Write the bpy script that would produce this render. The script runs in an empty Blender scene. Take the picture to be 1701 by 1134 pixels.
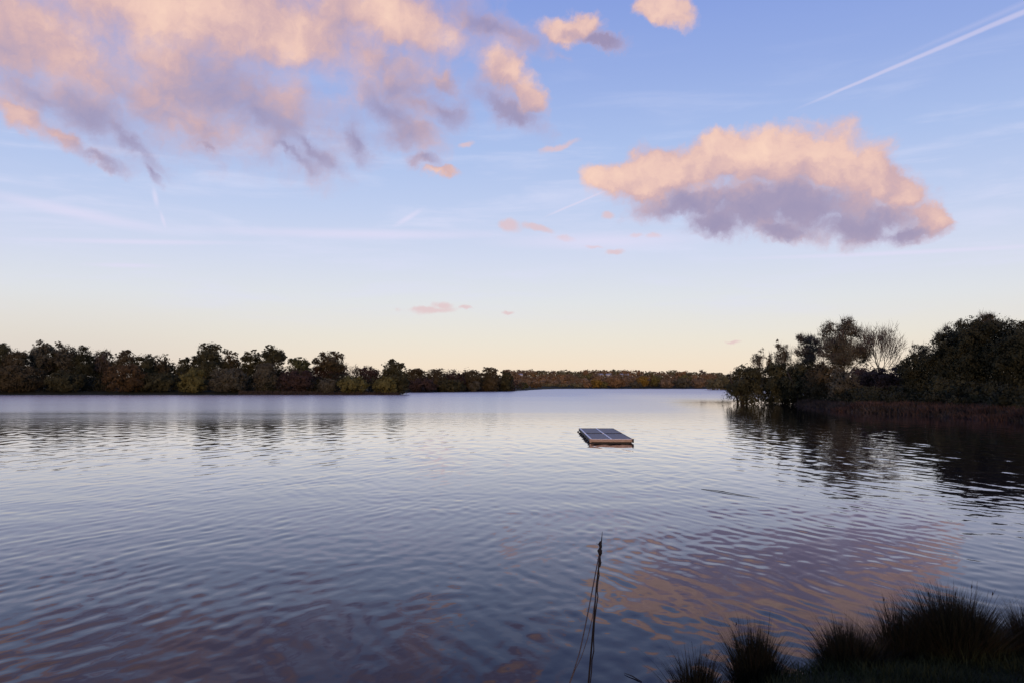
import bpy, math, random
import numpy as np
from mathutils import Vector

SC = bpy.context.scene
COL = SC.collection
R = math.radians
# ------------------------------------------------------------------ camera
F = 1373.0            # focal length in pixels of a 1701 px wide picture
H = 2.3               # eye height above the lake
PITCH = math.atan((640 - 567) / F)
cam = bpy.data.cameras.new('camera')
cam.sensor_width = 36.0
cam.lens = 36.0 * F / 1701.0
cam.clip_start = 0.1
cam.clip_end = 20000
camo = bpy.data.objects.new('camera', cam)
COL.objects.link(camo)
camo.location = (0, 0, H)
camo.rotation_euler = (math.pi / 2 + PITCH, 0, 0)
SC.camera = camo


def ray(px, py):
    u = (px - 850.5) / F
    v = (567 - py) / F
    return Vector((u, math.cos(PITCH) - v * math.sin(PITCH), math.sin(PITCH) + v * math.cos(PITCH)))


def pt(px, py, D):
    """the point seen at a pixel of the photograph, D metres ahead of the camera"""
    d = ray(px, py)
    t = D / d.y
    return Vector((d.x * t, D, H + d.z * t))


def lin(r, g, b):
    f = lambda c: (c / 255 / 12.92) if c / 255 <= 0.04045 else ((c / 255 + 0.055) / 1.055) ** 2.4
    return (f(r), f(g), f(b), 1.0)


# ------------------------------------------------------------------ view
SC.view_settings.view_transform = 'Standard'
SC.view_settings.look = 'None'
SC.view_settings.exposure = 0.0
SC.view_settings.gamma = 1.0
SC.view_settings.use_curve_mapping = False
SC.cycles.max_bounces = 6
SC.cycles.diffuse_bounces = 2
SC.cycles.glossy_bounces = 3
SC.cycles.transparent_max_bounces = 8
SC.cycles.use_denoising = True

# ------------------------------------------------------------------ sun
SUN_EL, SUN_AZ = R(7), R(182)         # behind the camera, azimuth clockwise from +Y
sl = bpy.data.lights.new('sun', 'SUN')
sl.energy = 1.15
sl.angle = R(0.5)
sl.color = (1.0, 0.62, 0.36)
so = bpy.data.objects.new('sun', sl)
COL.objects.link(so)
sdir = Vector((math.sin(SUN_AZ) * math.cos(SUN_EL), math.cos(SUN_AZ) * math.cos(SUN_EL), math.sin(SUN_EL)))
so.rotation_euler = (-sdir).to_track_quat('-Z', 'Y').to_euler()
so.location = sdir * 50 + Vector((0, 0, 20))

# ------------------------------------------------------------------ world: sky, clouds, contrails
W = bpy.data.worlds.new('World')
SC.world = W
W.use_nodes = True
NT = W.node_tree
NT.nodes.clear()


class G:
    """a tiny node-graph writer"""
    def __init__(self, tree):
        self.t = tree

    def n(self, typ, **kw):
        x = self.t.nodes.new(typ)
        for k, v in kw.items():
            setattr(x, k, v)
        return x

    def link(self, a, b):
        self.t.links.new(a, b)

    def put(self, sock, v):
        if v is None:
            return
        if hasattr(v, 'is_output'):
            self.t.links.new(v, sock)
        else:
            sock.default_value = v

    def math(self, op, a, b=None, c=None, clamp=False):
        x = self.n('ShaderNodeMath', operation=op, use_clamp=clamp)
        self.put(x.inputs[0], a)
        self.put(x.inputs[1], b)
        self.put(x.inputs[2], c)
        return x.outputs[0]

    def vmath(self, op, a, b=None, s=None):
        x = self.n('ShaderNodeVectorMath', operation=op)
        self.put(x.inputs[0], a)
        self.put(x.inputs[1], b)
        if s is not None:
            self.put(x.inputs['Scale'], s)
        return x.outputs['Value'] if op in ('LENGTH', 'DOT_PRODUCT') else x.outputs[0]

    def mix(self, f, a, b, blend='MIX'):
        x = self.n('ShaderNodeMix', data_type='RGBA', blend_type=blend)
        self.put(x.inputs['Factor'], f)
        self.put(x.inputs['A'] if False else x.inputs[6], a)
        self.put(x.inputs[7], b)
        return x.outputs[2]

    def step(self, v, lo, hi, a=0.0, b=1.0, smooth=True):
        x = self.n('ShaderNodeMapRange', interpolation_type='SMOOTHSTEP' if smooth else 'LINEAR', clamp=True)
        self.put(x.inputs['Value'], v)
        self.put(x.inputs['From Min'], lo)
        self.put(x.inputs['From Max'], hi)
        self.put(x.inputs['To Min'], a)
        self.put(x.inputs['To Max'], b)
        return x.outputs[0]

    def noise(self, vec, scale, detail=4, rough=0.55, dist=0.0):
        x = self.n('ShaderNodeTexNoise')
        self.put(x.inputs['Vector'], vec)
        x.inputs['Scale'].default_value = scale
        x.inputs['Detail'].default_value = detail
        x.inputs['Roughness'].default_value = rough
        x.inputs['Distortion'].default_value = dist
        return x

    def ramp(self, f, stops, interp='LINEAR'):
        x = self.n('ShaderNodeValToRGB')
        x.color_ramp.interpolation = interp
        e = x.color_ramp.elements
        while len(e) > 1:
            e.remove(e[0])
        e[0].position, e[0].color = stops[0]
        for p, c in stops[1:]:
            q = e.new(p)
            q.color = c
        self.put(x.inputs[0], f)
        return x.outputs[0]


g = G(NT)
tc = g.n('ShaderNodeTexCoord')
DIR = tc.outputs['Generated']
sep = g.n('ShaderNodeSeparateXYZ')
g.link(DIR, sep.inputs[0])
AZ = g.math('ARCTAN2', sep.outputs[0], sep.outputs[1])
EL = g.math('ARCSINE', sep.outputs[2])
cmb = g.n('ShaderNodeCombineXYZ')
g.link(AZ, cmb.inputs[0])
g.link(EL, cmb.inputs[1])
P = cmb.outputs[0]


def azel(px, py):
    d = ray(px, py).normalized()
    return math.atan2(d.x, d.y), math.asin(d.z)


def elp(y):
    return azel(850, y)[1]


# sky colour by elevation, warm glow low in the north
def pos(deg):
    return (deg + 10) / 100.0


skyf = g.math('MULTIPLY_ADD', EL, 180 / math.pi / 100.0, 0.1)
base = g.ramp(skyf, [
    (pos(-10), lin(190, 172, 160)), (pos(0.0), lin(246, 226, 208)), (pos(1.2), lin(249, 231, 211)), (pos(3.3), lin(240, 233, 223)),
    (pos(5.8), lin(230, 232, 238)), (pos(8.7), lin(216, 223, 246)), (pos(12), lin(198, 212, 246)), (pos(16), lin(177, 198, 243)),
    (pos(21), lin(155, 178, 236)), (pos(26), lin(137, 162, 231)), (pos(45), lin(108, 134, 210)), (pos(90), lin(84, 106, 182))])
glow = g.math('COSINE', g.math('SUBTRACT', AZ, R(7)))
side = g.step(glow, 0.80, 0.99)
lowmask = g.step(EL, R(7), R(0))
base = g.mix(g.math('MULTIPLY', g.math('SUBTRACT', 1.0, side), g.math('MULTIPLY', lowmask, 0.75)), base, lin(216, 208, 208))
nish = g.n('ShaderNodeTexSky', sky_type='NISHITA', sun_disc=False, sun_elevation=SUN_EL, sun_rotation=SUN_AZ)
nish.air_density, nish.dust_density = 1.0, 0.6
nsky = g.mix(1.0, nish.outputs[0], (0.1, 0.1, 0.1, 1), 'MULTIPLY')
base = g.mix(0.12, base, nsky)

# thin high haze streaks
stretch = g.vmath('MULTIPLY', P, (1.0, 7.0, 1.0))
cir = g.noise(stretch, 5.0, 5, 0.6, 0.4).outputs[0]
cirm = g.math('MULTIPLY', g.step(cir, 0.45, 0.75), g.math('MULTIPLY', g.step(EL, R(3), R(7)), g.step(EL, R(24), R(11))))
base = g.mix(g.math('MULTIPLY', cirm, 0.5), base, lin(222, 224, 248))

# warped coordinates for the cloud outlines
n1 = g.noise(P, 11.0, 7, 0.62)
n2 = g.noise(g.vmath('ADD', P, (3.1, 7.7, 0.0)), 34.0, 5, 0.6)
w1 = g.vmath('SCALE', g.vmath('SUBTRACT', n1.outputs['Color'], (0.5, 0.5, 0.5)), s=0.060)
w2 = g.vmath('SCALE', g.vmath('SUBTRACT', n2.outputs['Color'], (0.5, 0.5, 0.5)), s=0.024)
PW = g.vmath('MULTIPLY', g.vmath('ADD', g.vmath('ADD', P, w1), w2), (1, 1, 0))
PS = g.vmath('MULTIPLY', g.vmath('ADD', P, g.vmath('SCALE', g.vmath('SUBTRACT', n2.outputs['Color'], (0.5, 0.5, 0.5)), s=0.016)), (1, 1, 0))


def ell(src, cx, cy, rx, ry, rot=0.0):
    """1 in the middle of an ellipse, 0 on its rim, falling on outside; pixel units, rot clockwise in degrees"""
    a, e = azel(cx, cy)
    a1, e1 = azel(cx + 10, cy)
    a2, e2 = azel(cx, cy - 10)
    sx, sy = (a1 - a) / 10, (e2 - e) / 10
    m = g.n('ShaderNodeMapping', vector_type='TEXTURE')
    g.put(m.inputs[0], src)
    m.inputs['Location'].default_value = (a, e, 0)
    m.inputs['Rotation'].default_value = (0, 0, R(-rot))
    m.inputs['Scale'].default_value = (rx * sx, ry * sy, 1)
    ln = g.vmath('LENGTH', m.outputs[0])
    return g.math('SUBTRACT', 1.0, ln)


def union(src, lst, k=0.25):
    out = None
    for b in lst:
        e = ell(src, *b)
        out = e if out is None else g.math('SMOOTH_MAX', out, e, k)
    return out


LIT = [
    # cumulus on the right
    (1290, 268, 190, 72, 0), (1105, 288, 135, 52, -4), (1015, 288, 58, 32, 0), (1350, 270, 88, 58, 0), (1490, 316, 64, 46, 25), (1548, 358, 52, 30, 15),
    (1195, 245, 80, 42, -10),
    # the wide bank on the left and above
    (330, 10, 500, 135, 4), (60, 70, 240, 125, 5), (640, 25, 185, 88, 8), (-150, 20, 290, 180, 0), (310, 120, 200, 84, 12), (250, -220, 700, 190, 5),
    (838, 132, 60, 54, 45), (880, 174, 42, 26, 40), (942, 46, 66, 36, 0), (1105, 12, 66, 34, 12), (738, 138, 36, 32, 0), (30, 185, 72, 28, 32), (105, 222, 74, 22, 28),
    (690, 215, 66, 46, 10), (742, 282, 34, 12, -5), (700, 165, 60, 30, 20), (1440, 285, 75, 50, 15), (640, 100, 120, 44, 15), (420, 150, 160, 56, 20), (240, 150, 260, 70, 12)]
SHADE = [
    (1150, 340, 130, 34, 4), (1330, 348, 142, 56, 0), (1190, 376, 70, 34, 8), (1300, 386, 70, 24, 0), (1420, 366, 130, 42, 4), (1510, 380, 90, 26, 0), (1250, 352, 110, 50, 0), (1300, 330, 240, 52, 2), (1470, 350, 100, 36, 12),
    (130, 170, 250, 75, 14), (430, 195, 175, 95, 22), (290, 185, 210, 60, 18), (660, 128, 135, 78, 32), (330, 150, 420, 85, 6), (215, 225, 120, 28, 40), (250, 280, 44, 12, 55), (515, 245, 85, 24, 32),
    (590, 222, 30, 54, -15), (650, 185, 115, 36, 34), (730, 175, 70, 30, 30), (842, 180, 92, 30, 32), (815, 48, 140, 36, 18), (708, 262, 40, 17, 10), (344, 240, 30, 10, 40), (150, 248, 90, 17, 18),
    (480, 258, 80, 16, 14), (60, 160, 150, 50, 10), (1000, 62, 60, 16, 10)]
L = union(PW, LIT, 0.35)
S = union(PW, SHADE, 0.35)
bil = g.noise(PW, 24.0, 7, 0.60).outputs[0]
bilc = g.math('SUBTRACT', bil, 0.5)
n3 = g.noise(g.vmath('ADD', P, (9.0, 1.0, 0.0)), 8.0, 4, 0.5).outputs[0]
n4 = g.noise(g.vmath('ADD', P, (5.0, 4.0, 0.0)), 16.0, 6, 0.6, 0.3).outputs[0]
A = g.math('SMOOTH_MAX', L, S, 0.3)
tone0 = g.math('SUBTRACT', g.math('MINIMUM', g.math('MAXIMUM', L, -0.4), 0.6), g.math('MULTIPLY', g.math('MAXIMUM', S, -0.4), 1.15))
A = g.math('ADD', A, g.math('MULTIPLY', bilc, g.step(tone0, -0.5, 0.5, 1.35, 0.8)))
A = g.math('ADD', A, g.math('MULTIPLY', g.math('SUBTRACT', n4, 0.5), g.step(AZ, R(-4), R(7), 0.65, 0.6)))
tone0 = g.math('SUBTRACT', g.math('MINIMUM', g.math('MAXIMUM', L, -0.4), 0.6), g.math('MULTIPLY', g.math('MAXIMUM', S, -0.4), 1.15))
leftness = g.step(AZ, R(7), R(-4))
# crisp sunlit tops, ragged thin undersides, and a softer bank on the left
soft = g.math('ADD', g.step(tone0, -0.3, 0.5, 0.72, 0.38), g.math('MULTIPLY', leftness, 0.30))
alpha = g.step(A, g.math('MULTIPLY_ADD', leftness, -0.12, -0.06), soft)
rel = g.math('SUBTRACT', g.noise(g.vmath('ADD', PW, (-0.007, 0.010, 0.0)), 24.0, 7, 0.60).outputs[0], bil)
tone = g.math('ADD', g.math('MULTIPLY', tone0, g.math('MULTIPLY_ADD', leftness, -0.14, 0.74)), g.math('MULTIPLY', g.math('SUBTRACT', n3, 0.5), g.math('MULTIPLY_ADD', leftness, 1.2, 1.3)))
tone = g.math('ADD', tone, g.math('MULTIPLY_ADD', leftness, -0.06, 0.10))
tone = g.math('SUBTRACT', tone, g.math('MULTIPLY', rel, 1.1))
tone = g.math('ADD', tone, g.math('MULTIPLY', g.math('SUBTRACT', n4, 0.5), g.math('MULTIPLY_ADD', leftness, -0.45, 0.9)))
tone = g.math('ADD', tone, g.math('MULTIPLY', bilc, g.math('MULTIPLY_ADD', leftness, -0.30, 0.5)))
ccol = g.ramp(g.step(tone, -1.15, 1.35, smooth=False), [
    (0.0, lin(148, 136, 170)), (0.25, lin(162, 146, 174)), (0.42, lin(186, 162, 178)), (0.58, lin(211, 178, 181)), (0.76, lin(236, 199, 188)), (1.0, lin(253, 217, 196))])
# thin cloud edges take on a pinker light
ccol = g.mix(g.math('MULTIPLY', g.math('SUBTRACT', 1.0, alpha), 0.45), ccol, lin(224, 190, 208))
alpha = g.math('MULTIPLY', alpha, g.step(tone, -0.6, 0.5, g.math('MULTIPLY_ADD', leftness, -0.08, 0.86), 1.0))

WISP = [(845, 374, 26, 13, 10), (893, 378, 36, 8, 12), (935, 396, 26, 8, 14), (985, 410, 22, 4, 5), (1020, 417, 22, 6, 0), (1055, 391, 16, 6, 0), (1085, 393, 18, 6, 0),
        (715, 515, 56, 8, -2), (735, 508, 22, 8, 0), (772, 512, 16, 4, 0), (930, 243, 40, 8, -18), (1215, 567, 20, 4, 0), (1010, 357, 14, 9, 0), (845, 522, 12, 4, 0), (772, 240, 20, 7, -12)]
wsp = g.step(g.math('ADD', union(PS, WISP, 0.1), g.math('MULTIPLY', g.math('SUBTRACT', n2.outputs[0], 0.5), 1.4)), -0.05, 0.7)
base = g.mix(g.math('MULTIPLY', wsp, 0.72), base, lin(226, 194, 197))

# contrails and high streaks
STR = [(600, 389, 380, 13, -1.0), (230, 402, 260, 7, -3), (258, 328, 7, 24, -12), (271, 366, 5, 22, -18), (678, 362, 40, 7, -32), (210, 441, 90, 6, -2), 
       (1500, 420, 420, 6, 1), (120, 352, 240, 16, 8), (1000, 400, 260, 20, 0)]
stn = g.step(union(P, STR, 0.05), 0.0, 1.0)
base = g.mix(g.math('MULTIPLY', stn, 0.62), base, lin(226, 222, 246))


def band(a, b, w, x0, x1):
    da, db = ray(*a), ray(*b)
    nrm = da.cross(db).normalized()
    d = g.math('ABSOLUTE', g.math('ADD', g.vmath('DOT_PRODUCT', DIR, tuple(nrm)), g.math('MULTIPLY', g.math('SUBTRACT', n2.outputs[0], 0.5), 0.0016)))
    wid = g.step(AZ, azel(x0, 200)[0], azel(x1, 200)[0], w * 0.45 / F, w / F, smooth=False)
    core = g.math('SUBTRACT', 1.0, g.math('DIVIDE', d, wid), clamp=True)
    return core


c1 = band((1315, 185), (1701, 20), 5.5, 1300, 1701)
end = g.math('MAXIMUM', g.step(AZ, azel(1300, 190)[0], azel(1420, 140)[0]), g.math('MULTIPLY', g.step(AZ, azel(895, 376)[0], azel(935, 360)[0]), g.step(AZ, azel(1120, 300)[0], azel(960, 340)[0])))
c1 = g.math('MULTIPLY', g.math('MULTIPLY', g.step(c1, 0.0, 0.8), end), 0.42)
base = g.mix(c1, base, lin(232, 220, 240))
c2 = band((1420, 128), (1701, 6), 6, 1400, 1701)
c2 = g.math('MULTIPLY', g.math('MULTIPLY', c2, g.step(AZ, azel(1430, 140)[0], azel(1640, 60)[0])), 0.17)
base = g.mix(c2, base, lin(226, 216, 240))

sky = g.mix(alpha, base, ccol)
bg = g.n('ShaderNodeBackground')
g.link(g.mix(1.0, sky, (10, 10, 10, 1), 'MULTIPLY'), bg.inputs[0])
bg.inputs[1].default_value = 0.1
wo = g.n('ShaderNodeOutputWorld')
g.link(bg.outputs[0], wo.inputs[0])
W.cycles.sampling_method = 'MANUAL'
W.cycles.sample_map_resolution = 512


# ------------------------------------------------------------------ helpers
def mat(name, build):
    m = bpy.data.materials.new(name)
    m.use_nodes = True
    m.node_tree.nodes.clear()
    gg = G(m.node_tree)
    out = gg.n('ShaderNodeOutputMaterial')
    gg.link(build(gg), out.inputs[0])
    return m


def principled(gg, col, rough=0.8, spec=0.3, normal=None, metal=0.0):
    b = gg.n('ShaderNodeBsdfPrincipled')
    gg.put(b.inputs['Base Color'], col)
    gg.put(b.inputs['Roughness'], rough)
    b.inputs['Specular IOR Level'].default_value = spec
    b.inputs['Metallic'].default_value = metal
    if normal is not None:
        gg.put(b.inputs['Normal'], normal)
    return b.outputs[0]


def two_tone(name, a, b, scale, rough=0.85, spec=0.15, detail=3):
    def f(gg):
        t = gg.n('ShaderNodeTexCoord')
        nz = gg.noise(t.outputs['Object'], scale, detail, 0.6).outputs[0]
        return principled(gg, gg.mix(gg.step(nz, 0.35, 0.65), (*a, 1), (*b, 1)), rough, spec)
    return mat(name, f)


def mesh_np(name, verts, faces, m, smooth=False):
    """verts (n,3); faces an (k,3) or (k,4) integer array, or a list of such arrays"""
    me = bpy.data.meshes.new(name)
    if not isinstance(faces, list):
        faces = [faces]
    verts = np.asarray(verts, dtype=np.float32)
    me.vertices.add(len(verts))
    me.vertices.foreach_set('co', verts.ravel())
    loops = np.concatenate([f.ravel() for f in faces]).astype(np.int32)
    sizes = np.concatenate([np.full(len(f), f.shape[1], dtype=np.int32) for f in faces])
    starts = np.concatenate([[0], np.cumsum(sizes)[:-1]]).astype(np.int32)
    me.loops.add(len(loops))
    me.loops.foreach_set('vertex_index', loops)
    me.polygons.add(len(sizes))
    me.polygons.foreach_set('loop_start', starts)
    me.polygons.foreach_set('use_smooth', np.full(len(sizes), smooth, dtype=bool))
    me.update(calc_edges=True)
    me.validate()
    if m is not None:
        me.materials.append(m)
    return me


def link(name, me, parent=None, loc=None):
    o = bpy.data.objects.new(name, me)
    COL.objects.link(o)
    if parent is not None:
        o.parent = parent
    if loc is not None:
        o.location = loc
    return o


def tag(o, label=None, cat=None, group=None, kind=None):
    for k, v in (('label', label), ('category', cat), ('group', group), ('kind', kind)):
        if v:
            o[k] = v
    return o


def sstep(a, b, x):
    t = np.clip((x - a) / (b - a), 0, 1)
    return t * t * (3 - 2 * t)


class Tubes:
    """collects tapered tubes into one mesh"""
    def __init__(self):
        self.v, self.f, self.n = [], [], 0

    def tube(self, pts, rad, sides=4, cap=True):
        pts = [Vector(p) for p in pts]
        up = Vector((0.13, 0.07, 1)).normalized()
        rings = []
        for i, p in enumerate(pts):
            d = (pts[min(i + 1, len(pts) - 1)] - pts[max(i - 1, 0)])
            d = d.normalized() if d.length > 1e-9 else Vector((0, 0, 1))
            ref = up if abs(d.dot(up)) < 0.95 else Vector((1, 0, 0))
            a = d.cross(ref).normalized()
            b = d.cross(a)
            r = rad[i]
            for k in range(sides):
                t = 2 * math.pi * k / sides
                self.v.append(tuple(p + a * (math.cos(t) * r) + b * (math.sin(t) * r)))
            rings.append(self.n)
            self.n += sides
        for i in range(len(rings) - 1):
            for k in range(sides):
                k2 = (k + 1) % sides
                self.f.append((rings[i] + k, rings[i] + k2, rings[i + 1] + k2, rings[i + 1] + k))
        if cap:
            c = self.n
            self.v.append(tuple(pts[-1]))
            self.v.append(tuple(pts[0]))
            self.n += 2
            for k in range(sides):
                k2 = (k + 1) % sides
                self.f.append((rings[-1] + k, rings[-1] + k2, c, c))
                self.f.append((rings[0] + k2, rings[0] + k, c + 1, c + 1))

    def mesh(self, name, m, smooth=True):
        q = np.array([f for f in self.f if f[2] != f[3]], dtype=np.int32).reshape(-1, 4)
        t = np.array([f[:3] for f in self.f if f[2] == f[3]], dtype=np.int32).reshape(-1, 3)
        return mesh_np(name, np.array(self.v), [x for x in (q, t) if len(x)], m, smooth)


def box(name, x0, x1, y0, y1, z0, z1, m, parent, bev=0.0):
    v = [(x, y, z) for z in (z0, z1) for y in (y0, y1) for x in (x0, x1)]
    f = [(0, 2, 3, 1), (4, 5, 7, 6), (0, 1, 5, 4), (2, 6, 7, 3), (0, 4, 6, 2), (1, 3, 7, 5)]
    me = mesh_np(name, np.array(v), np.array(f), m)
    o = link(name, me, parent)
    if bev:
        b = o.modifiers.new('bevel', 'BEVEL')
        b.width = bev
        b.segments = 2
    return o


# ------------------------------------------------------------------ lake shore and terrain
LAKE = np.array([(-420, 14), (-60, 6.5), (-12, 4.6), (-2, 4.0), (0.75, 4.1), (1.2, 5.35), (1.7, 6.1), (3.4, 6.45), (6.5, 6.8), (13, 10), (25, 30), (33, 53), (32.6, 60), (31.6, 66), (29.8, 72), (31, 80), (33, 90),
                 (34.5, 100), (40, 113), (75, 160), (100, 300), (118, 452), (150, 470), (162, 632), (60, 640), (34, 610), (19, 527), (5, 400), (-2, 352), (-36, 288), (-30, 225), (-29, 213), (-90, 211), (-420, 208)], dtype=float)


def shore_distance(x, y):
    """positive on land, negative in the lake"""
    x = np.asarray(x, float)
    y = np.asarray(y, float)
    best = np.full(x.shape, 1e9)
    inside = np.zeros(x.shape, bool)
    n = len(LAKE)
    for i in range(n):
        ax, ay = LAKE[i]
        bx, by = LAKE[(i + 1) % n]
        ex, ey = bx - ax, by - ay
        t = np.clip(((x - ax) * ex + (y - ay) * ey) / (ex * ex + ey * ey), 0, 1)
        best = np.minimum(best, np.hypot(x - ax - t * ex, y - ay - t * ey))
        c = ((ay > y) != (by > y)) & (x < (bx - ax) * (y - ay) / (by - ay + 1e-12) + ax)
        inside ^= c
    return np.where(inside, -best, best)


def ground_z(x, y):
    d = shore_distance(x, y)
    land = 0.34 * np.clip(d / 0.40, 0, 1) ** 0.7 + 0.35 * np.clip((d - 0.3) / 4.5, 0, 1)
    land = land + 0.05 * np.sin(x * 2.1 + 0.7 * y) * np.sin(y * 1.7) * np.clip(d, 0, 1)
    land = land + 9.5 * sstep(655, 900, y) + 4.0 * sstep(900, 1600, y) + 1.2 * sstep(3, 30, d) * (y > 30)
    return np.where(d > 0, land, -np.minimum(1.5, 0.9 * -d))


def axis(*parts):
    return np.unique(np.round(np.concatenate([np.arange(a, b, s) for a, b, s in parts]), 3))


gx = axis((-3000, -400, 130), (-400, -120, 14), (-120, -12, 3), (-12, -4, 0.6), (-4, 9, 0.13), (9, 20, 0.8), (20, 180, 2.5), (180, 500, 16), (500, 3001, 125))
gy = axis((-600, -20, 58), (-20, 2, 1.0), (2, 8, 0.13), (8, 20, 0.8), (20, 120, 2.0), (120, 300, 4), (300, 720, 9), (720, 1000, 20), (1000, 5001, 200))
GX, GY = np.meshgrid(gx, gy)
GZ = ground_z(GX, GY)
nx, ny = len(gx), len(gy)
idx = np.arange(nx * ny).reshape(ny, nx)
gf = np.stack([idx[:-1, :-1], idx[:-1, 1:], idx[1:, 1:], idx[1:, :-1]], -1).reshape(-1, 4)


def earth(gg):
    t = gg.n('ShaderNodeTexCoord')
    a = gg.noise(t.outputs['Object'], 0.9, 6, 0.65).outputs[0]
    b = gg.noise(t.outputs['Object'], 14.0, 4, 0.6).outputs[0]
    c = gg.mix(gg.step(a, 0.35, 0.65), (0.018, 0.020, 0.009, 1), (0.040, 0.034, 0.018, 1))
    c = gg.mix(gg.step(b, 0.4, 0.7, 0, 0.6), c, (0.024, 0.018, 0.011, 1))
    bp = gg.n('ShaderNodeBump')
    bp.inputs['Strength'].default_value = 0.5
    bp.inputs['Distance'].default_value = 0.04
    gg.link(b, bp.inputs['Height'])
    return principled(gg, c, 0.95, 0.1, bp.outputs[0])


ground = link('ground', mesh_np('ground', np.stack([GX, GY, GZ], -1).reshape(-1, 3), gf, mat('earth', earth), True))
tag(ground, 'dark grassy earth banks and low wooded hill around the lake', kind='structure')

# ------------------------------------------------------------------ water: one sheet, real ripples near by
rng = np.random.default_rng(5)
wy = np.concatenate([np.geomspace(3.2, 130, 610)[:-1], np.geomspace(130, 720, 50)])
wu = np.concatenate([np.linspace(-4, -0.86, 20)[:-1], np.linspace(-0.86, 0.86, 780), np.linspace(0.86, 4, 20)[1:]])
WU, WY = np.meshgrid(wu, wy)
WX = WU * (WY + 1.0)
dY = np.gradient(wy)[:, None] * np.ones_like(WU)
dX = np.gradient(wu)[None, :] * (WY + 1.0)


def smooth_field(seed, scale):
    r = np.random.default_rng(seed)
    f = np.zeros_like(WX)
    for _ in range(9):
        a = r.uniform(0, 2 * math.pi)
        k = 2 * math.pi / scale * r.uniform(0.5, 1.6)
        f += np.sin((WX * math.cos(a) + WY * math.sin(a)) * k + r.uniform(0, 6.28))
    return f / 3.0


WZ = np.zeros_like(WX)
wxd = WX + 0.06 * smooth_field(11, 3.0)
wyd = WY + 0.10 * smooth_field(12, 3.5)
envA = 0.35 + 0.65 * sstep(-0.9, 1.0, smooth_field(21, 7.0) + 1.2 * np.tanh(WX / 5.0))
envB = 0.35 + 0.65 * sstep(-0.9, 1.0, smooth_field(22, 7.0) - 1.2 * np.tanh((WX + 2) / 5.0))
envC = 0.4 + 0.6 * sstep(-1.0, 1.0, smooth_field(23, 5.0))


def train(n, az0, spread, l0, l1, slope, env):
    """ripples whose crests run along azimuth az0; slope is the r.m.s. steepness"""
    global WZ
    acc = np.zeros_like(WX)
    for i in range(n):
        lam = math.exp(rng.uniform(math.log(l0), math.log(l1)))
        a = R(az0 + rng.normal(0, spread))
        kx, ky = math.cos(a), -math.sin(a)          # across the crests
        k = 2 * math.pi / lam
        lx = lam / max(abs(kx), 0.02)
        ly = lam / max(abs(ky), 0.02)
        w = sstep(2.2, 5.0, lx / dX) * sstep(2.2, 5.0, ly / dY)
        ph = k * (kx * wxd + ky * wyd) + rng.uniform(0, 6.28)
        s = np.sin(ph)
        acc += w * (s + 0.18 * np.cos(2 * ph)) / k
    WZ += acc * env * slope * math.sqrt(2.0 / n)


train(16, -22, 9, 0.17, 0.42, 0.021, envA)
train(16, 20, 10, 0.18, 0.46, 0.021, envB)
train(12, -65, 14, 0.30, 0.8, 0.009, envC)
train(12, 65, 14, 0.30, 0.8, 0.008, envC)
train(12, 0, 60, 0.10, 0.2, 0.012, envC)
mid = sstep(12, 30, WY)
train(16, -20, 12, 0.38, 0.9, 0.024, mid * envA)
train(14, 20, 12, 0.38, 0.9, 0.020, mid * envB)
train(12, 0, 45, 0.5, 1.2, 0.014, mid)
train(8, 80, 30, 1.2, 3.0, 0.004, np.ones_like(WX))
WZ *= sstep(130, 80, WY)
wi = np.arange(WX.size).reshape(WX.shape)
wf = np.stack([wi[:-1, :-1], wi[:-1, 1:], wi[1:, 1:], wi[1:, :-1]], -1).reshape(-1, 4)


def water_mat(gg):
    t = gg.n('ShaderNodeTexCoord')
    o = t.outputs['Object']
    sp = gg.n('ShaderNodeSeparateXYZ')
    gg.link(o, sp.inputs[0])
    patch = gg.noise(gg.vmath('MULTIPLY', o, (0.012, 0.035, 0)), 1.0, 4, 0.6, 0.6).outputs[0]
    dist = gg.math('ADD', sp.outputs[1], gg.math('MULTIPLY', gg.math('SUBTRACT', patch, 0.5), 60))
    dist = gg.math('ADD', dist, gg.step(sp.outputs[0], 12, 30, 0.0, -75.0))
    r1 = gg.step(dist, 36, 78, 0.025, 0.17, smooth=False)
    r2 = gg.step(dist, 60, 210, 0.0, 0.11, smooth=False)
    rough = gg.math('ADD', r1, r2)
    fine = gg.noise(gg.vmath('MULTIPLY', o, (1.0, 0.7, 1)), 5.0, 2, 0.5).outputs[0]
    bp = gg.n('ShaderNodeBump')
    bp.inputs['Strength'].default_value = 0.25
    bp.inputs['Distance'].default_value = 0.006
    gg.link(fine, bp.inputs['Height'])
    fr = gg.n('ShaderNodeFresnel')
    fr.inputs[0].default_value = 1.33
    gg.link(bp.outputs[0], fr.inputs['Normal'])
    fac = gg.math('MULTIPLY', gg.math('POWER', fr.outputs[0], 1.5), 1.72)
    fac = gg.math('MULTIPLY', gg.math('MINIMUM', fac, 0.97), gg.math('MULTIPLY_ADD', rough, -1.15, 1.02))
    gl = gg.n('ShaderNodeBsdfGlossy')
    gl.inputs['Color'].default_value = (0.93, 0.93, 1.0, 1)
    gg.put(gl.inputs['Roughness'], rough)
    gg.link(bp.outputs[0], gl.inputs['Normal'])
    df = gg.n('ShaderNodeBsdfDiffuse')
    df.inputs['Color'].default_value = (0.011, 0.008, 0.016, 1)
    mx = gg.n('ShaderNodeMixShader')
    gg.link(fac, mx.inputs[0])
    gg.link(df.outputs[0], mx.inputs[1])
    gg.link(gl.outputs[0], mx.inputs[2])
    return mx.outputs[0]


water = link('water', mesh_np('water', np.stack([WX, WY, WZ], -1).reshape(-1, 3), wf, mat('lake water', water_mat), True))
tag(water, 'rippled lake water mirroring the dusk sky and pink clouds', kind='structure')

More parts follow.
